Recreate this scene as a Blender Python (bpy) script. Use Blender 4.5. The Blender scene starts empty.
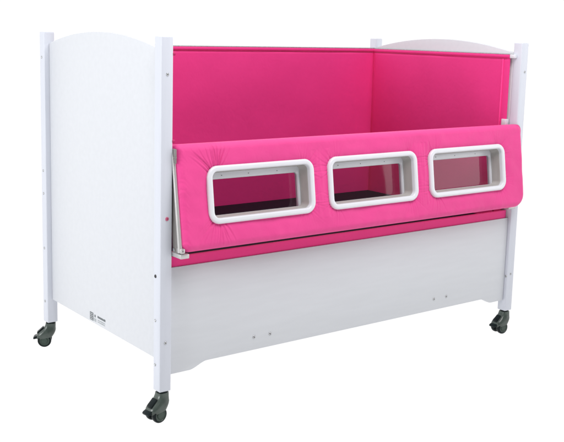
import bpy, bmesh, math, random
from math import sin, cos, pi, sqrt, exp, atan2, radians
from mathutils import Vector, Matrix, noise

random.seed(7)
sc = bpy.context.scene
col = sc.collection
L, D, S = 1.531, 0.807, 0.037        # outer length, outer depth, post side

# ------------------------------------------------------------------ materials
def new_mat(name):
    m = bpy.data.materials.new(name); m.use_nodes = True
    nt = m.node_tree
    return m, nt, nt.nodes['Principled BSDF']

def noise_node(nt, scale, detail=3, coord='Object', stretch=None, rough=0.5):
    tc = nt.nodes.new('ShaderNodeTexCoord'); n = nt.nodes.new('ShaderNodeTexNoise')
    n.inputs['Scale'].default_value = scale; n.inputs['Detail'].default_value = detail
    n.inputs['Roughness'].default_value = rough
    if stretch:
        mp = nt.nodes.new('ShaderNodeMapping'); mp.inputs['Scale'].default_value = stretch
        nt.links.new(tc.outputs[coord], mp.inputs[0]); nt.links.new(mp.outputs[0], n.inputs[0])
    else:
        nt.links.new(tc.outputs[coord], n.inputs[0])
    return n

def bump(nt, b, src, strength, dist=0.001, prev=None):
    bp = nt.nodes.new('ShaderNodeBump'); bp.inputs['Strength'].default_value = strength
    bp.inputs['Distance'].default_value = dist
    nt.links.new(src, bp.inputs['Height'])
    if prev: nt.links.new(prev.outputs[0], bp.inputs['Normal'])
    nt.links.new(bp.outputs[0], b.inputs['Normal'])
    return bp

def vary(nt, b, fac, c1, c2, lo=0.35, hi=0.65):
    r = nt.nodes.new('ShaderNodeValToRGB')
    r.color_ramp.elements[0].position = lo; r.color_ramp.elements[0].color = (*c1, 1)
    r.color_ramp.elements[1].position = hi; r.color_ramp.elements[1].color = (*c2, 1)
    nt.links.new(fac, r.inputs[0]); nt.links.new(r.outputs[0], b.inputs['Base Color'])

def paint(name, c, rough=0.38, grain=(14, 14, 1.2)):
    m, nt, b = new_mat(name)
    n = noise_node(nt, 6, 4, stretch=grain)
    vary(nt, b, n.outputs[0], tuple(x*0.975 for x in c), c)
    b.inputs['Roughness'].default_value = rough
    b.inputs['Specular IOR Level'].default_value = 0.45
    n2 = noise_node(nt, 40, 3, stretch=grain)
    bump(nt, b, n2.outputs[0], 0.10, 0.0006)
    return m

def fabric(name, c, crease=0.4, sheen=0.12, spec=0.3):
    m, nt, b = new_mat(name)
    n = noise_node(nt, 5, 4)
    vary(nt, b, n.outputs[0], tuple(x*0.95 for x in c), c)
    b.inputs['Roughness'].default_value = 0.62
    b.inputs['Specular IOR Level'].default_value = spec
    b.inputs['Sheen Weight'].default_value = sheen
    b.inputs['Sheen Roughness'].default_value = 0.4
    tc = nt.nodes.new('ShaderNodeTexCoord')
    hs = []
    for dr in ('X', 'Z'):
        w = nt.nodes.new('ShaderNodeTexWave'); w.bands_direction = dr
        w.inputs['Scale'].default_value = 260; w.inputs['Distortion'].default_value = 1.5
        nt.links.new(tc.outputs['Object'], w.inputs[0]); hs.append(w)
    ad = nt.nodes.new('ShaderNodeMath'); ad.operation = 'ADD'
    nt.links.new(hs[0].outputs['Fac'], ad.inputs[0]); nt.links.new(hs[1].outputs['Fac'], ad.inputs[1])
    b1 = bump(nt, b, ad.outputs[0], 0.12, 0.0003)
    n3 = noise_node(nt, 28, 5, rough=0.6)
    n3.inputs['Distortion'].default_value = 0.8
    bump(nt, b, n3.outputs[0], crease, 0.0022, b1)
    return m

def plain(name, c, rough=0.4, metal=0.0, var=0.08, scale=30, spec=0.5):
    m, nt, b = new_mat(name)
    n = noise_node(nt, scale, 4)
    vary(nt, b, n.outputs[0], tuple(x*(1-var) for x in c), c)
    b.inputs['Roughness'].default_value = rough; b.inputs['Metallic'].default_value = metal
    b.inputs['Specular IOR Level'].default_value = spec
    n2 = noise_node(nt, scale*6, 2)
    bump(nt, b, n2.outputs[0], 0.08, 0.0004)
    return m

WHITE = paint('white_lacquered_wood', (0.640, 0.664, 0.735))
PANEL = paint('white_laminate_board', (0.655, 0.672, 0.708), 0.42, (1.2, 10, 10))
PINK = fabric('pink_padded_cloth', (0.81, 0.062, 0.285), 0.65)
PINKB = fabric('pink_lining_cloth', (0.88, 0.040, 0.26), 0.42)
SEAM = fabric('pink_seam_cloth', (0.50, 0.015, 0.12), 0.3)
DARKCLOTH = fabric('dark_mattress_cloth', (0.008, 0.008, 0.016), 0.5, 0.0, 0.08)
PLASTIC = plain('white_plastic', (0.74, 0.745, 0.79), 0.28, var=0.02)
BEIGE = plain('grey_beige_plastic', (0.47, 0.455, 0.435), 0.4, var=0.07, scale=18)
ALU = plain('painted_metal', (0.58, 0.57, 0.565), 0.32, 0.45, var=0.1)
PLATE = plain('grey_metal_plate', (0.27, 0.255, 0.245), 0.45, 0.3, var=0.15, scale=12)
STEEL = plain('zinc_steel', (0.52, 0.53, 0.54), 0.32, 0.9, var=0.2, scale=200)
DARKMETAL = plain('dark_metal', (0.05, 0.05, 0.05), 0.4, 0.5)
CASTER = plain('grey_green_nylon', (0.070, 0.092, 0.080), 0.27, var=0.35, spec=0.55)
TYRE = plain('dark_rubber', (0.006, 0.012, 0.013), 0.30, var=0.3, spec=0.16)
HUB = plain('dark_green_nylon', (0.045, 0.07, 0.056), 0.35, var=0.2, spec=0.35)
PINKDOT = plain('pink_screw_cap', (0.55, 0.10, 0.20), 0.4)
INK = plain('grey_ink', (0.14, 0.16, 0.17), 0.6)
INKL = plain('pale_grey_ink', (0.42, 0.45, 0.47), 0.6)

def make_pane_mat():
    m = bpy.data.materials.new('clear_acrylic'); m.use_nodes = True
    nt = m.node_tree; nt.nodes.clear()
    out = nt.nodes.new('ShaderNodeOutputMaterial'); mx = nt.nodes.new('ShaderNodeMixShader')
    tr = nt.nodes.new('ShaderNodeBsdfTransparent'); gl = nt.nodes.new('ShaderNodeBsdfGlossy')
    lw = nt.nodes.new('ShaderNodeLayerWeight'); lw.inputs[0].default_value = 0.5
    pw = nt.nodes.new('ShaderNodeMath'); pw.operation = 'POWER'; pw.inputs[1].default_value = 4.0
    fr = nt.nodes.new('ShaderNodeMath'); fr.operation = 'MULTIPLY_ADD'; fr.inputs[1].default_value = 0.9; fr.inputs[2].default_value = 0.045
    sm = noise_node(nt, 7, 5, stretch=(1, 1, 0.35)); sr = nt.nodes.new('ShaderNodeMapRange')
    sr.inputs['From Min'].default_value = 0.35; sr.inputs['From Max'].default_value = 0.7
    sr.inputs['To Min'].default_value = 0.01; sr.inputs['To Max'].default_value = 0.09
    nt.links.new(sm.outputs[0], sr.inputs[0]); nt.links.new(sr.outputs[0], gl.inputs['Roughness'])
    nt.links.new(lw.outputs['Facing'], pw.inputs[0]); nt.links.new(pw.outputs[0], fr.inputs[0])
    tr.inputs[0].default_value = (0.60, 0.60, 0.62, 1)
    gl.inputs['Roughness'].default_value = 0.02
    n = noise_node(nt, 3, 2); bp = nt.nodes.new('ShaderNodeBump')
    bp.inputs['Strength'].default_value = 0.25; bp.inputs['Distance'].default_value = 0.004
    nt.links.new(n.outputs[0], bp.inputs['Height']); nt.links.new(bp.outputs[0], gl.inputs['Normal'])
    nt.links.new(fr.outputs[0], mx.inputs[0]); nt.links.new(tr.outputs[0], mx.inputs[1])
    nt.links.new(gl.outputs[0], mx.inputs[2]); nt.links.new(mx.outputs[0], out.inputs[0])
    return m
PANE = make_pane_mat()

# -------------------------------------------------------------------- helpers
def obj(name, bm, m, parent=None, smooth=False, angle=None):
    me = bpy.data.meshes.new(name); bm.normal_update(); bm.to_mesh(me); bm.free()
    ms = m if isinstance(m, (list, tuple)) else [m]
    for x in ms: me.materials.append(x)
    if smooth:
        for p in me.polygons: p.use_smooth = True
        if angle: me.set_sharp_from_angle(angle=radians(angle))
    o = bpy.data.objects.new(name, me); col.objects.link(o)
    if parent: o.parent = parent
    return o

def add_box(bm, x0, x1, y0, y1, z0, z1, bev=0.0, seg=2, mi=0):
    r = bmesh.ops.create_cube(bm, size=1)
    vs = r['verts']
    bmesh.ops.scale(bm, vec=(x1-x0, y1-y0, z1-z0), verts=vs)
    bmesh.ops.translate(bm, vec=((x0+x1)/2, (y0+y1)/2, (z0+z1)/2), verts=vs)
    es = {e for v in vs for e in v.link_edges}
    if bev:
        r = bmesh.ops.bevel(bm, geom=list(es), offset=bev, segments=seg, affect='EDGES', profile=0.5)
    return bm

def add_cyl(bm, p0, p1, r, seg=20, r2=None):
    p0, p1 = Vector(p0), Vector(p1); d = p1-p0
    rr = bmesh.ops.create_cone(bm, cap_ends=True, segments=seg, radius1=r, radius2=r if r2 is None else r2, depth=d.length)
    mt = Matrix.Translation((p0+p1)/2) @ d.to_track_quat('Z', 'Y').to_matrix().to_4x4()
    bmesh.ops.transform(bm, matrix=mt, verts=rr['verts'])

def prism(pts, axis, a0, a1, bev=0.0, seg=2):
    """closed outline pts extruded along an axis; axis 'x': pts=(y,z), axis 'y': pts=(x,z)"""
    bm = bmesh.new()
    f = (lambda p, a: (a, p[0], p[1])) if axis == 'x' else (lambda p, a: (p[0], a, p[1]))
    A = [bm.verts.new(f(p, a0)) for p in pts]; B = [bm.verts.new(f(p, a1)) for p in pts]
    fa = bm.faces.new(A); fb = bm.faces.new(B[::-1])
    n = len(pts)
    for i in range(n): bm.faces.new((A[(i+1) % n], A[i], B[i], B[(i+1) % n]))
    bmesh.ops.recalc_face_normals(bm, faces=bm.faces)
    if bev:
        es = list(fa.edges)+list(fb.edges)
        bmesh.ops.bevel(bm, geom=es, offset=bev, segments=seg, affect='EDGES', profile=0.5)
    return bm

def empty(name, loc):
    o = bpy.data.objects.new(name, None); o.location = loc; o.empty_display_size = 0.1
    col.objects.link(o); return o

def under(child, parent):
    """parent to an object whose own transform is a plain translation"""
    child.parent = parent
    return child

# ------------------------------------------------------------------ the thing
cot = empty('baby_cot', (0, 0, 0))
cot['label'] = 'white wooden cot on casters with pink lining and a pink gate with three windows'
cot['category'] = 'cot'

# screws: dome head with a cross recess
def screw_mesh(r, m, name='screw'):
    bm = bmesh.new()
    prof = [(r, 0), (r*0.95, r*0.22), (r*0.7, r*0.42), (r*0.42, r*0.5), (r*0.36, r*0.15)]
    seg = 16; rings = []
    for (rr, h) in prof:
        rings.append([bm.verts.new((rr*cos(2*pi*k/seg), -h, rr*sin(2*pi*k/seg))) for k in range(seg)])
    for a, b in zip(rings, rings[1:]):
        for k in range(seg):
            bm.faces.new((a[k], a[(k+1) % seg], b[(k+1) % seg], b[k]))
    f = bm.faces.new(rings[-1]); f.material_index = 1
    bmesh.ops.recalc_face_normals(bm, faces=bm.faces)
    me = bpy.data.meshes.new(name); bm.to_mesh(me); bm.free()
    for x in m: me.materials.append(x)
    for p in me.polygons: p.use_smooth = True
    return me
SCREW = screw_mesh(0.0046, (STEEL, DARKMETAL))
BOLT = screw_mesh(0.0052, (STEEL, DARKMETAL), 'bolt')
CAPM = screw_mesh(0.0056, (PINKDOT, PINKDOT), 'screw_cap')

def put_screw(parent, loc, rotz=0, me=SCREW, name='screw'):
    o = bpy.data.objects.new(name, me); col.objects.link(o)
    o.location = loc; o.rotation_euler = (0, random.uniform(0, 1), rotz); o.parent = parent
    return o

# corner posts
def post(x0, y0):
    bm = bmesh.new(); add_box(bm, x0, x0+S, y0, y0+S, 0.0, 1.0, 0.0028, 3)
    return obj('corner_post', bm, WHITE, cot, True, 40)
FL, FR, BL, BR = post(0, 0), post(L-S, 0), post(0, D-S), post(L-S, D-S)
W, E_, N_ = -pi/2, pi/2, pi
zs = (0.916, 0.533, 0.4546, 0.2633, 0.0745)
for z in zs:
    put_screw(BL, (0.0, 0.7905, z), W)
for z in (0.2064, 0.0763):
    put_screw(FL, (0.0, 0.026, z), W)
put_screw(FL, (0.0, 0.026, 0.3351), W, screw_mesh(0.0052, (DARKMETAL, DARKMETAL), 'bolt_hole'))  # all-dark head stands in for the shade of an empty bolt hole
put_screw(FL, (0.0193, 0, 0.8985)); put_screw(FL, (0.0179, 0, 0.1445))
put_screw(FL, (0.0205, 0, 0.501), 0, CAPM, 'screw_cap')
put_screw(FR, (1.5173, 0, 0.8962)); put_screw(FR, (1.5121, 0, 0.1424))
put_screw(FR, (L-S, 0.0060, 0.1345), W)
for z in zs:
    put_screw(FR, (L, 0.0185, z), E_); put_screw(BR, (L, 0.7885, z), E_)

# end panels with an arched top
def arch_z(y):
    c = (D/2)
    return 1.0060 - 0.315*(y-c)**2
def end_panel(x0):
    pts = [(S, 0.083), (D-S, 0.083)]
    n = 44
    for i in range(n+1):
        y = D-S-(D-2*S)*i/n
        pts.append((y, arch_z(y)))
    bm = prism(pts, 'x', x0, x0+0.018, 0.002, 2)
    return obj('end_panel', bm, PANEL, cot, True, 35)
EPL = end_panel(0.0175); EPR = end_panel(L-0.0175-0.018)

# front and back lower boards
def apron(y0, front):
    pts = [(S, 0.357), (S, 0.043), (0.105, 0.043)]
    for i in range(1, 13):
        t = i/12; pts.append((0.105+0.062*t, 0.043+0.0185*(t*t*(3-2*t))))
    for i in range(0, 13):
        t = i/12; s = 1-t; pts.append((L-0.105-0.062*(1-t), 0.041+0.0205*(s*s*(3-2*s))))
    pts += [(L-S-0.002, 0.041), (L-S-0.002, 0.357)]
    if not front: pts = [(S, 0.357), (S, 0.115), (L-S-0.002, 0.115), (L-S-0.002, 0.357)]
    bm = prism(pts, 'y', y0, y0+0.016, 0.0015, 2)
    return obj('front_panel' if front else 'back_panel', bm, PANEL, cot, True, 35)
FP = apron(0.012, True); BP = apron(D-0.028, False)
for x in (0.3355, 0.3962, 1.1164, 1.1791):
    put_screw(FP, (x, 0.012, 0.1022), 0, BOLT, 'bolt')

# maker's sticker low on the left end panel (marks too small to read)
def sticker():
    bm = bmesh.new()
    def r(y0, y1, z0, z1, mi, th=0.0004):
        n0 = len(bm.faces)
        add_box(bm, 0.0175-th, 0.0176, min(y0, y1), max(y0, y1), z0, z1)
        bm.faces.ensure_lookup_table()
        for f in list(bm.faces)[n0:]: f.material_index = mi
    # runs towards the front (falling y), follows the lower edge
    zb = 0.090
    r(0.452, 0.476, zb, zb+0.026, 1, 0.0004)
    for k in range(4): r(0.455, 0.473, zb+0.0035+k*0.0058, zb+0.0048+k*0.0058, 0, 0.0007)
    # little figure
    r(0.436, 0.444, zb+0.015, zb+0.023, 1); r(0.432, 0.448, zb+0.001, zb+0.011, 2)
    # text lines
    random.seed(3)
    for k, (zz, hh, mi) in enumerate(((zb+0.0175, 0.0075, 1), (zb+0.009, 0.0035, 2), (zb+0.003, 0.0035, 2))):
        y = 0.422
        while y > 0.372:
            w = random.uniform(0.0025, 0.006)
            r(y-w, y, zz, zz+hh*random.uniform(0.75, 1.0), mi); y -= w+0.0012
    return obj('label_sticker', bm, (PLASTIC, INK, INKL), EPL)
sticker()

# --------------------------------------------------------------- the lining
def pad_sheet(name, p0, p1, z0, z1, thick, mat, seed, hem=True, amp=0.0016):
    """upright quilted sheet from p0 to p1 (xy), both faces, soft waves, hem pocket at the top"""
    p0, p1 = Vector((*p0, 0)), Vector((*p1, 0)); d = (p1-p0); Ln = d.length; d.normalize()
    nrm = Vector((-d.y, d.x, 0))
    nu, nv = int(Ln/0.012), int((z1-z0)/0.012)
    zl = [z0+(z1-z0)*j/nv for j in range(nv+1)]
    zl += [z1-0.0035, z1-0.0075, z1-0.0105, z1-0.0125, z1-0.0145, z1-0.018]
    zl = sorted(set(round(z, 5) for z in zl)); bm = bmesh.new()
    g = {}
    for s in (0, 1):
        for i in range(nu+1):
            for j, z in enumerate(zl):
                u = Ln*i/nu
                e = min(u, Ln-u, z-z0)
                t = thick/2*min(1, sqrt(max(0, 1-(1-min(e, 0.008)/0.008)**2))+0.15)
                if hem:
                    q = z1-z
                    if q < 0.0125: t = 0.0052*sqrt(max(0.02, 1-((q-0.0055)/0.0072)**2))+0.0008
                    elif q < 0.016: t *= 0.35
                w = amp*(noise.noise(Vector((u*5, z*7, seed)))*1.2 + 0.6*noise.noise(Vector((u*16, z*5, seed+9))))
                w *= min(1, e/0.03+0.2)
                p = p0 + d*u + nrm*(w+(t if s == 0 else -t)); g[s, i, j] = bm.verts.new((p.x, p.y, z))
    nz = len(zl)
    for i in range(nu):
        for j in range(nz-1):
            bm.faces.new((g[0, i, j], g[0, i+1, j], g[0, i+1, j+1], g[0, i, j+1]))
            bm.faces.new((g[1, i, j], g[1, i, j+1], g[1, i+1, j+1], g[1, i+1, j]))
    for i in range(nu):
        for j in (0, nz-1): bm.faces.new((g[0, i, j], g[1, i, j], g[1, i+1, j], g[0, i+1, j]))
    for j in range(nz-1):
        for i in (0, nu): bm.faces.new((g[0, i, j], g[0, i, j+1], g[1, i, j+1], g[1, i, j]))
    bmesh.ops.recalc_face_normals(bm, faces=bm.faces)
    return obj(name, bm, mat, cot, True, 60)

ZT = 0.957
back_b = pad_sheet('lining_panel', (0.046, 0.770), (1.4850, 0.770), 0.30, ZT, 0.008, PINKB, 1.0)
right_b = pad_sheet('lining_panel', (1.484, 0.7715), (1.484, 0.042), 0.30, ZT-0.001, 0.008, PINKB, 5.0)
left_b = pad_sheet('lining_panel', (0.050, 0.052), (0.050, 0.762), 0.30, ZT-0.001, 0.008, PINKB, 8.0)
strip = pad_sheet('lining_strip', (0.040, 0.021), (1.488, 0.021), 0.345, 0.3855, 0.010, PINKB, 12.0, hem=False, amp=0.001)
# stitched line under each hem pocket
for b, pts in ((back_b, ((0.048, 0.7655), (1.478, 0.7655))), (right_b, ((1.4795, 0.76), (1.4795, 0.054)))):
    bm = bmesh.new(); add_cyl(bm, (*pts[0], ZT-0.0138), (*pts[1], ZT-0.0138), 0.0011, 8)
    obj('seam', bm, SEAM, b, True)
# vertical welt near the front end of the right lining panel
bm = bmesh.new(); add_cyl(bm, (1.4790, 0.074, 0.36), (1.4790, 0.070, ZT-0.016), 0.0028, 8)
obj('welt', bm, PINKB, right_b, True)

# support rails inside the hems and the little blocks that hold them
bm = bmesh.new(); add_cyl(bm, (S-0.001, 0.7745, ZT+0.0015), (L-S, 0.7745, ZT+0.0015), 0.0030, 12)
obj('top_rail', bm, STEEL, cot, True, 50)
for x in (0.052, 1.486):
    bm = bmesh.new(); add_cyl(bm, (x+0.003*(1 if x > 1 else -1), S-0.001, ZT+0.0005), (x+0.003*(1 if x > 1 else -1), D-S, ZT+0.0005), 0.0028, 12)
    obj('top_rail', bm, STEEL, cot, True, 50)
for (x0, x1, y0, y1, z0, z1) in ((1.479, 1.4938, 0.020, 0.0415, 0.944, 0.958), (1.4760, 1.4936, 0.038, 0.060, 0.694, 0.722)):
    bm = bmesh.new(); add_box(bm, x0, x1, y0, y1, z0, z1, 0.002, 2)
    obj('rail_bracket', bm, PLASTIC, cot, True, 40)
# rod ends in pink cloth sticking out beside the front left post
for (y, z) in ((0.003, 0.716), (0.004, 0.9535)):
    bm = bmesh.new(); add_cyl(bm, (0.0362, y, z), (0.0435, y, z), 0.0046, 14)
    obj('rod_end', bm, SEAM, cot, True, 50)

# bed base
bm = bmesh.new(); add_box(bm, 0.040, L-0.040, 0.034, D-0.034, 0.235, 0.253, 0.002)
obj('bed_base', bm, PANEL, cot, True, 40)

# --------------------------------------------------------------- drop gate
ang = atan2(0.042, 0.299)
T = Vector((0, sin(ang), cos(ang))); NN = Vector((0, -cos(ang), sin(ang)))
GB = Vector((0, -0.052, 0.410))
def G(u, v, n): return Vector((u, 0, 0)) + GB + T*v + NN*n
GU0, GU1, GH = 0.0440, 1.5110, 0.302
WC = (0.3275, 0.7690, 1.2110); WW, WV0, WV1, WR = 0.382, 0.0708, 0.2338, 0.034

def sd_rr(x, y, cx, cy, hx, hy, r):
    qx, qy = abs(x-cx)-hx+r, abs(y-cy)-hy+r
    return min(max(qx, qy), 0)+sqrt(max(qx, 0)**2+max(qy, 0)**2)-r
def sd_win(u, v):
    return min(sd_rr(u, v, c, (WV0+WV1)/2, WW/2, (WV1-WV0)/2, WR) for c in WC)

def lines(a, b, step, rim):
    fine = [0, .0006, .0015, .003, .005, .0075, .0105, .014, .018]
    out = [a+f for f in fine]+[b-f for f in fine]
    n = int((b-a-.036)/step)
    out += [a+.018+(b-a-.036)*k/n for k in range(1, n)]
    return sorted(out)

# gathers fan out from the window corners: (window, side, up/down, strength, number of folds, reach)
random.seed(21)
FANS = []
amps = {(0, -1, 1): 3.8, (0, -1, -1): 3.0, (0, 1, 1): 1.7, (0, 1, -1): 1.8, (1, -1, 1): 1.7, (1, -1, -1): 1.9,
        (1, 1, 1): 1.6, (1, 1, -1): 1.6, (2, -1, 1): 1.6, (2, -1, -1): 1.9, (2, 1, 1): 1.9, (2, 1, -1): 1.7}
for (w, su, sv), a in amps.items():
    cu = WC[w]+su*(WW/2-WR); cv = (WV1-WR) if sv > 0 else (WV0+WR)
    folds = []
    n = 14 if a > 2 else 10
    for k in range(n):
        th = (k+0.5+random.uniform(-.35, .35))/n*(pi*0.78)-pi*0.14
        if a > 2: th = pi*0.16+(k+0.5+random.uniform(-.3, .3))/n*pi*0.50
        folds.append((th, random.uniform(0.030, 0.050), random.uniform(0.35, 1.0), random.uniform(0.03, 0.075)*(1.2 if a > 2 else 0.7)))
    FANS.append((cu, cv, su, sv, a*0.00155, folds))

def front_n(u, v):
    d = min(u-GU0, GU1-u, v, GH-v)
    sw = sd_win(u, v)
    n = 0.0
    # puff between frame and border
    n -= 0.0060*exp(-max(sw, 0)/0.011)
    # broad softness
    n += 0.0030*noise.noise(Vector((u*9, v*12, 3.1)))+0.0018*noise.noise(Vector((u*20, v*26, 9.1)))
    n += 0.0007*noise.noise(Vector((u*38, v*30, 7.7)))
    # fans of gathers
    for cu, cv, su, sv, a, folds in FANS:
        du, dv = (u-cu)*su, (v-cv)*sv
        if du < -0.07 or dv < -0.07 or du > 0.13 or dv > 0.11: continue
        rho = sqrt(du*du+dv*dv)
        if rho < 0.02 or rho > 0.13: continue
        th = atan2(dv, du)
        for (t0, wd, am, reach) in folds:
            x = (th-t0-0.07*sin(rho*28+t0*9))*rho/(wd*0.06)
            if abs(x) < 3:
                s = exp(-max(0, rho-WR)/reach)*min(1, max(0, (0.125-rho)/0.03))
                n += a*am*s*(0.55*exp(-(x-0.9)**2)-1.0*exp(-x*x*1.6))
    # puckers along the left piping
    if u < GU0+0.035:
        k = (u-GU0)/0.035
        n += 0.0011*(1-k)*noise.noise(Vector((u*25, v*140+2*sin(u*90), 1.0)))*2
    # upright folds in the narrow webs between windows
    for c in (0.5485, 0.9900):
        if abs(u-c) < 0.035 and 0.05 < v < 0.26:
            n += 0.0016*noise.noise(Vector((u*110, v*14+3*u, c)))
    # small puckers along top and bottom hems
    e = min(v, GH-v)
    if e < 0.03: n += 0.0018*(1-e/0.03)*noise.noise(Vector((u*55, e*20, 5.0)))
    return n

def build_cover():
    us = lines(GU0, GU1, 0.0021, 0); vs = lines(0, GH, 0.0021, 0)
    bm = bmesh.new(); F, B = {}, {}
    RP = 0.022
    for i, u0 in enumerate(us):
        for j, v0 in enumerate(vs):
            u, v = u0, v0
            for (cx, sx) in ((GU0, 1), (GU1, -1)):
                for (cy, sy, R) in ((0, 1, 0.026 if sx > 0 else 0.048), (GH, -1, 0.012 if sx > 0 else 0.026)):
                    a = 1-(u0-cx)*sx/R; b = 1-(v0-cy)*sy/R
                    if a > 0 and b > 0 and a <= 1.0001 and b <= 1.0001:
                        a2, b2 = a*sqrt(max(0, 1-b*b/2)), b*sqrt(max(0, 1-a*a/2))
                        u = cx+sx*R*(1-a2); v = cy+sy*R*(1-b2)
            R = (0.026 if u < 0.7 else 0.048) if v < GH/2 else (0.012 if u < 0.7 else 0.026)
            d = -sd_rr(u, v, (GU0+GU1)/2, GH/2, (GU1-GU0)/2, GH/2, R)
            d = max(0, d)
            k = min(1, d/RP); prof = sqrt(max(0, 1-(1-k)**2))
            nf = front_n(u, v)*min(1, 0.25+d/0.02) - RP*(1-prof)
            nb = -0.055 + 0.012*(1-prof) + 0.001*noise.noise(Vector((u*8, v*10, 50)))
            pf, pb = G(u, v, nf), G(u, v, nb)
            if u > 1.486:
                t = min(1, (u-1.486)/0.004)
                pf.y = min(pf.y, 0.01*(1-t)-0.0045*t); pb.y = min(pb.y, 0.044*(1-t)-0.001*t)
            F[i, j] = bm.verts.new(pf); B[i, j] = bm.verts.new(pb)
    NU, NV = len(us), len(vs)
    for i in range(NU-1):
        for j in range(NV-1):
            uc, vc = (us[i]+us[i+1])/2, (vs[j]+vs[j+1])/2
            if sd_win(uc, vc) < -0.009: continue
            bm.faces.new((F[i, j], F[i+1, j], F[i+1, j+1], F[i, j+1]))
            bm.faces.new((B[i, j], B[i, j+1], B[i+1, j+1], B[i+1, j]))
    for i in range(NU-1):
        bm.faces.new((F[i, 0], B[i, 0], B[i+1, 0], F[i+1, 0]))
        bm.faces.new((F[i, NV-1], F[i+1, NV-1], B[i+1, NV-1], B[i, NV-1]))
    for j in range(NV-1):
        bm.faces.new((F[0, j], F[0, j+1], B[0, j+1], B[0, j]))
        bm.faces.new((F[NU-1, j], B[NU-1, j], B[NU-1, j+1], F[NU-1, j+1]))
    bmesh.ops.delete(bm, geom=[v for v in bm.verts if not v.link_faces], context='VERTS')
    return obj('drop_gate', bm, PINK, cot, True)
gate = build_cover()
gate['label'] = 'bright pink padded gate leaning outwards at its foot, with three clear windows'

def rr_ring(c, off, n, top_extra=0.0, seg=10):
    hx = WW/2-off; v0, v1 = WV0+off-top_extra*1.7, WV1-off-top_extra
    r = max(0.008, WR-off)
    pts = []
    for (cx, cv, a0) in ((c+hx-r, v1-r, 0), (c-hx+r, v1-r, 90), (c-hx+r, v0+r, 180), (c+hx-r, v0+r, 270)):
        for k in range(seg+1):
            a = radians(a0+90*k/seg); pts.append(G(cx+r*cos(a), cv+r*sin(a), n))
    return pts
def loft(bm, rings, closed=True):
    R = [[bm.verts.new(p) for p in r] for r in rings]
    m = len(R); n = len(R[0])
    for a in range(m if closed else m-1):
        A, B = R[a], R[(a+1) % m]
        for k in range(n): bm.faces.new((A[k], A[(k+1) % n], B[(k+1) % n], B[k]))
    bmesh.ops.recalc_face_normals(bm, faces=bm.faces)

for c in WC:
    bm = bmesh.new()
    prof = [(-0.001, -0.010), (-0.001, 0.0005), (0.0003, 0.0030), (0.0028, 0.0047), (0.0060, 0.0052), (0.0110, 0.0050), (0.0135, 0.0042),
            (0.0150, 0.0026), (0.0156, 0.0000), (0.0158, -0.010)]
    loft(bm, [rr_ring(c, o, n) for o, n in prof])
    obj('window_frame', bm, PLASTIC, gate, True, 50)
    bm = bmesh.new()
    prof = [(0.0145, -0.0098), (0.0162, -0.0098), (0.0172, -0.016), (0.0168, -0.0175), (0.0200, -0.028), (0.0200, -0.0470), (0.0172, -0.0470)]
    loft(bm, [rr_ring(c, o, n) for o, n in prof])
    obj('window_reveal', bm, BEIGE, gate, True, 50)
    bm = bmesh.new()
    prof = [(0.002, -0.052, 0), (0.0205, -0.0440, 0), (0.0235, -0.0430, 0.010), (0.0262, -0.0440, 0.012), (0.0275, -0.0470, 0.012),
            (0.0275, -0.0585, 0.012), (0.0235, -0.0615, 0.010), (0.004, -0.0615, 0), (0.002, -0.0590, 0)]
    loft(bm, [rr_ring(c, o, n, te) for o, n, te in prof])
    fr = obj('inner_frame', bm, PLASTIC, gate, True, 50)
    for fx in (-0.115, -0.02, 0.085):
        bm = bmesh.new(); add_cyl(bm, G(c+fx, WV1-0.0290, -0.0440), G(c+fx, WV1-0.0290, -0.0420), 0.0011, 10)
        o = obj('screw', bm, DARKMETAL, gate, True, 50)
    bm = bmesh.new()
    ra = [bm.verts.new(p) for p in rr_ring(c, 0.0272, -0.0515, 0.0118)]
    bm.faces.new(ra)
    for f in bm.faces: f.smooth = False
    obj('window_pane', bm, PANE, gate)

# gate hardware at both ends: side plate, rod along its front edge, foot bracket
def gate_end(sx):
    X = lambda a: a if sx > 0 else L-a
    bm = bmesh.new()
    def quadbox(u0, u1, v0, v1, n0, n1):
        vs = [bm.verts.new(G(u, v, n)) for u in (u0, u1) for v in (v0, v1) for n in (n0, n1)]
        for f in ((0, 1, 3, 2), (4, 6, 7, 5), (0, 4, 5, 1), (2, 3, 7, 6), (0, 2, 6, 4), (1, 5, 7, 3)):
            bm.faces.new([vs[i] for i in f])
    quadbox(X(0.0400), X(0.0425), 0.000, 0.285, -0.050, -0.019)
    bmesh.ops.recalc_face_normals(bm, faces=bm.faces)
    obj('side_plate', bm, PLATE, gate)
    bm = bmesh.new(); add_cyl(bm, G(X(0.0425), 0.002, -0.0165), G(X(0.0408), 0.290, -0.0175), 0.0068, 16, 0.0050)
    obj('gate_rod', bm, ALU, gate, True, 50)
    bm = bmesh.new()
    x0, x1 = sorted((X(0.0385), X(0.0520)))
    add_box(bm, x0, x1, -0.047, -0.022, 0.408, 0.422, 0.003, 2)
    x0, x1 = sorted((X(0.0378), X(0.0660)))
    add_box(bm, x0, x1, -0.046, 0.006, 0.3930, 0.4060, 0.002, 2)
    b = obj('foot_bracket', bm, ALU, gate, True, 40)
    bm = bmesh.new(); add_cyl(bm, (X(0.0440), -0.0478, 0.4150), (X(0.0440), -0.0462, 0.4150), 0.0016, 10)
    obj('screw', bm, DARKMETAL, gate, True, 50)
    bm = bmesh.new(); x0, x1 = sorted((X(0.0372), X(0.0400)))
    add_box(bm, x0, x1, -0.012, -0.003, 0.408, 0.418, 0.001, 1); obj('latch_pin', bm, STEEL, gate, True, 40)
gate_end(1)
bm = bmesh.new(); add_box(bm, 1.455, 1.4935, -0.018, 0.006, 0.3960, 0.4060, 0.002, 2)
obj('foot_bracket', bm, ALU, gate, True, 40)
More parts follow.
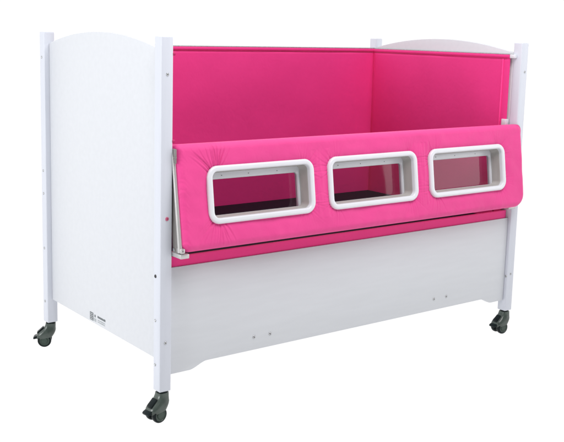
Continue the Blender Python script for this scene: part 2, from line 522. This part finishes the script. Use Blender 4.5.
# small upper hinge bracket by the front left post
bm = bmesh.new(); add_box(bm, 0.0375, 0.0430, -0.012, 0.004, 0.655, 0.695, 0.0015, 2)
add_cyl(bm, (0.0390, -0.0135, 0.672), (0.0390, -0.006, 0.672), 0.0035, 12)
obj('hinge_bracket', bm, PLATE, gate, True, 40)

# ----------------------------------------------------------------- casters
def caster():
    r = empty('caster', (0, 0, 0)); r.parent = cot
    bm = bmesh.new(); add_cyl(bm, (0, 0, -0.006), (0, 0, 0.0), 0.0155, 24)
    obj('stem_plate', bm, TYRE, r, True, 40)
    # housing: neck + hood, lofted along stations of rounded sections
    bm = bmesh.new()
    # stations: (x centre, z, half length x, half width y, tilt)
    st = [(0.0, -0.0055, 0.0170, 0.0165), (-0.0005, -0.012, 0.0178, 0.0172), (-0.003, -0.019, 0.0200, 0.0182), (-0.0080, -0.027, 0.0250, 0.0205),
          (-0.0125, -0.0345, 0.0300, 0.0225), (-0.0165, -0.042, 0.0320, 0.0238), (-0.0190, -0.049, 0.0310, 0.0240), (-0.0205, -0.0565, 0.0270, 0.0236)]
    rings = []
    seg = 28
    for (cx, z, hx, hy) in st:
        ring = []
        for k in range(seg):
            a = 2*pi*k/seg; e = 0.62
            x = cx+hx*(abs(cos(a))**e)*(1 if cos(a) > 0 else -1)
            y = hy*(abs(sin(a))**e)*(1 if sin(a) > 0 else -1)
            zz = z + (0.16*(x-cx) if z < -0.015 else 0)
            ring.append(bm.verts.new((x, y, zz)))
        rings.append(ring)
    for A, B in zip(rings, rings[1:]):
        for k in range(seg): bm.faces.new((A[k], A[(k+1) % seg], B[(k+1) % seg], B[k]))
    bm.faces.new(rings[0]); bm.faces.new(rings[-1])
    bmesh.ops.recalc_face_normals(bm, faces=bm.faces)
    # central web down to the axle
    add_box(bm, -0.034, -0.002, -0.0042, 0.0042, -0.072, -0.045, 0.003, 2)
    obj('housing', bm, CASTER, r, True, 38)
    # raised ribs on the hood
    for s in (-1, 1):
        w = bmesh.new()
        seg = 32
        pr = [(0.0070, 0.0), (0.0205, 0.0), (0.0228, 0.0020), (0.0235, 0.0050), (0.0235, 0.0105), (0.0222, 0.0135), (0.0175, 0.0150),
              (0.0165, 0.0135), (0.0110, 0.0130), (0.0100, 0.0150), (0.0040, 0.0155)]
        RR = []
        for (rad, yy) in pr:
            RR.append([w.verts.new((-0.0210+rad*cos(2*pi*k/seg), s*(0.0075+yy), -0.0645+rad*sin(2*pi*k/seg))) for k in range(seg)])
        for q, (A, B) in enumerate(zip(RR, RR[1:])):
            for k in range(seg):
                f = w.faces.new((A[k], A[(k+1) % seg], B[(k+1) % seg], B[k])); f.material_index = 0 if q < 6 else 1
        w.faces.new(RR[0]); f = w.faces.new(RR[-1]); f.material_index = 1
        bmesh.ops.recalc_face_normals(w, faces=w.faces)
        obj('wheel', w, (TYRE, HUB), r, True, 40)
    # brake: dark pad let into the hood and a lever below it
    def slab(pts, y0, y1, bev, name, m):
        b = prism(pts, 'y', y0, y1, bev, 2); return obj(name, b, m, r, True, 40)
    slab([(-0.0240, -0.0220), (-0.0262, -0.0190), (-0.0465, -0.0375), (-0.0460, -0.0425), (-0.0400, -0.0400)], -0.0105, 0.0105, 0.0015, 'brake_pad', TYRE)
    slab([(-0.0330, -0.0500), (-0.0400, -0.0455), (-0.0570, -0.0530), (-0.0600, -0.0570), (-0.0585, -0.0610), (-0.0480, -0.0590), (-0.0380, -0.0580)],
         -0.0150, 0.0150, 0.0020, 'brake_lever', TYRE)
    return r
c0 = caster()
def kids(o): return [x for x in col.objects if x.parent == o]
ck = kids(c0)
spots = [(S/2, S/2, 8), (S/2, D-S/2, -28), (L-S/2, S/2, -6), (L-S/2, D-S/2, 20)]
for i, (x, y, a) in enumerate(spots):
    if i == 0: r = c0
    else:
        r = c0.copy(); col.objects.link(r)
        for k in ck:
            n = k.copy(); col.objects.link(n); n.parent = r
    r.location = (x, y, 0.0); r.rotation_euler = (0, 0, radians(a))

# ----------------------------------------------------------------- mattress
bm = bmesh.new(); add_box(bm, 0.062, L-0.062, 0.050, D-0.052, 0.256, 0.357, 0.018, 4)
mt = obj('mattress', bm, DARKCLOTH, None, True, 50)
mt['label'] = 'near-black mattress lying low inside the cot, seen through the gate windows'
mt['category'] = 'mattress'

# ------------------------------------------------------- added sheet under the cot, lit through by the world so no shadow shows
fz = -0.0885
bm = bmesh.new()
R = 40.0
vs = [bm.verts.new(p) for p in ((-R, -R, fz), (R, -R, fz), (R, R, fz), (-R, R, fz))]
bm.faces.new(vs)
m = bpy.data.materials.new('backlit_white_sheet'); m.use_nodes = True
nt = m.node_tree; nt.nodes.clear()
o_ = nt.nodes.new('ShaderNodeOutputMaterial'); tr = nt.nodes.new('ShaderNodeBsdfTranslucent')
n = noise_node(nt, 0.5, 2); rp = nt.nodes.new('ShaderNodeValToRGB')
rp.color_ramp.elements[0].color = (0.965, 0.965, 0.965, 1); rp.color_ramp.elements[1].color = (0.985, 0.985, 0.985, 1)
nt.links.new(n.outputs[0], rp.inputs[0]); nt.links.new(rp.outputs[0], tr.inputs[0]); nt.links.new(tr.outputs[0], o_.inputs[0])
fl = obj('backlit_floor', bm, m); fl['kind'] = 'structure'

# -------------------------------------------------------------------- light
wd = bpy.data.worlds.new('World'); sc.world = wd; wd.use_nodes = True
nt = wd.node_tree; bg = nt.nodes['Background']
tc = nt.nodes.new('ShaderNodeTexCoord')
dot = nt.nodes.new('ShaderNodeVectorMath'); dot.operation = 'DOT_PRODUCT'
dot.inputs[1].default_value = (-0.34, -0.87, 0.05)
nt.links.new(tc.outputs['Generated'], dot.inputs[0])
sx = nt.nodes.new('ShaderNodeSeparateXYZ'); nt.links.new(tc.outputs['Generated'], sx.inputs[0])
mr = nt.nodes.new('ShaderNodeMapRange'); mr.interpolation_type = 'SMOOTHSTEP'
mr.inputs['From Min'].default_value = 0.0; mr.inputs['From Max'].default_value = 0.55
mr.inputs['To Min'].default_value = 1.05; mr.inputs['To Max'].default_value = 0.05
nt.links.new(dot.outputs['Value'], mr.inputs[0])
dn = nt.nodes.new('ShaderNodeMapRange'); dn.inputs['From Min'].default_value = 0.0; dn.inputs['From Max'].default_value = -0.02
nt.links.new(sx.outputs['Z'], dn.inputs[0])
mx = nt.nodes.new('ShaderNodeMix'); mx.data_type = 'FLOAT'
nt.links.new(dn.outputs[0], mx.inputs[0]); nt.links.new(mr.outputs[0], mx.inputs[2]); mx.inputs[3].default_value = 1.06
nt.links.new(mx.outputs[0], bg.inputs['Strength'])
bg.inputs['Color'].default_value = (1, 1, 1, 1)

def area(name, loc, tgt, sx_, sy_, power, colr=(1, 1, 1)):
    l = bpy.data.lights.new(name, 'AREA'); l.shape = 'RECTANGLE'; l.size = sx_; l.size_y = sy_
    l.energy = power; l.color = colr
    o = bpy.data.objects.new(name, l); col.objects.link(o); o.location = loc
    o.rotation_euler = (Vector(tgt)-Vector(loc)).to_track_quat('-Z', 'Y').to_euler()
    return o
area('key_softbox', (-3.7, 0.2, 1.35), (0.0, 0.4, 0.7), 2.0, 1.1, 82, (0.97, 0.985, 1.0))
area('right_softbox', (4.95, -2.75, 0.95), (1.2, 0.0, 0.55), 2.2, 2.0, 28, (0.98, 0.98, 1.0))
area('overhead_fill', (0.6, -1.35, 3.1), (0.75, 0.4, 0.7), 2.4, 1.6, 80, (1, 0.99, 1.0))  # unseen light added above to brighten the pink lining

# ------------------------------------------------------------------- camera
C = Vector((-1.29537, -2.22735, 1.01995)); yaw, pitch, roll, f = 0.64342, -0.15922, 0.02416, 947.97898
F_ = Vector((cos(pitch)*sin(yaw), cos(pitch)*cos(yaw), sin(pitch))); r_ = Vector((cos(yaw), -sin(yaw), 0)); u_ = r_.cross(F_)
R2 = r_*cos(roll)+u_*sin(roll); U2 = -r_*sin(roll)+u_*cos(roll)
cd = bpy.data.cameras.new('camera'); cam = bpy.data.objects.new('camera', cd); col.objects.link(cam)
mw = Matrix((R2, U2, -F_)).transposed().to_4x4(); mw.translation = C; cam.matrix_world = mw
cd.sensor_fit = 'HORIZONTAL'; cd.sensor_width = 36; cd.lens = 36*f/564
cd.shift_x = (282-270.43018)/564; cd.shift_y = (183.63907-221)/564
cd.clip_start = 0.05; cd.clip_end = 200
sc.camera = cam
sc.view_settings.view_transform = 'Standard'; sc.view_settings.look = 'None'
sc.view_settings.exposure = 0; sc.view_settings.gamma = 1
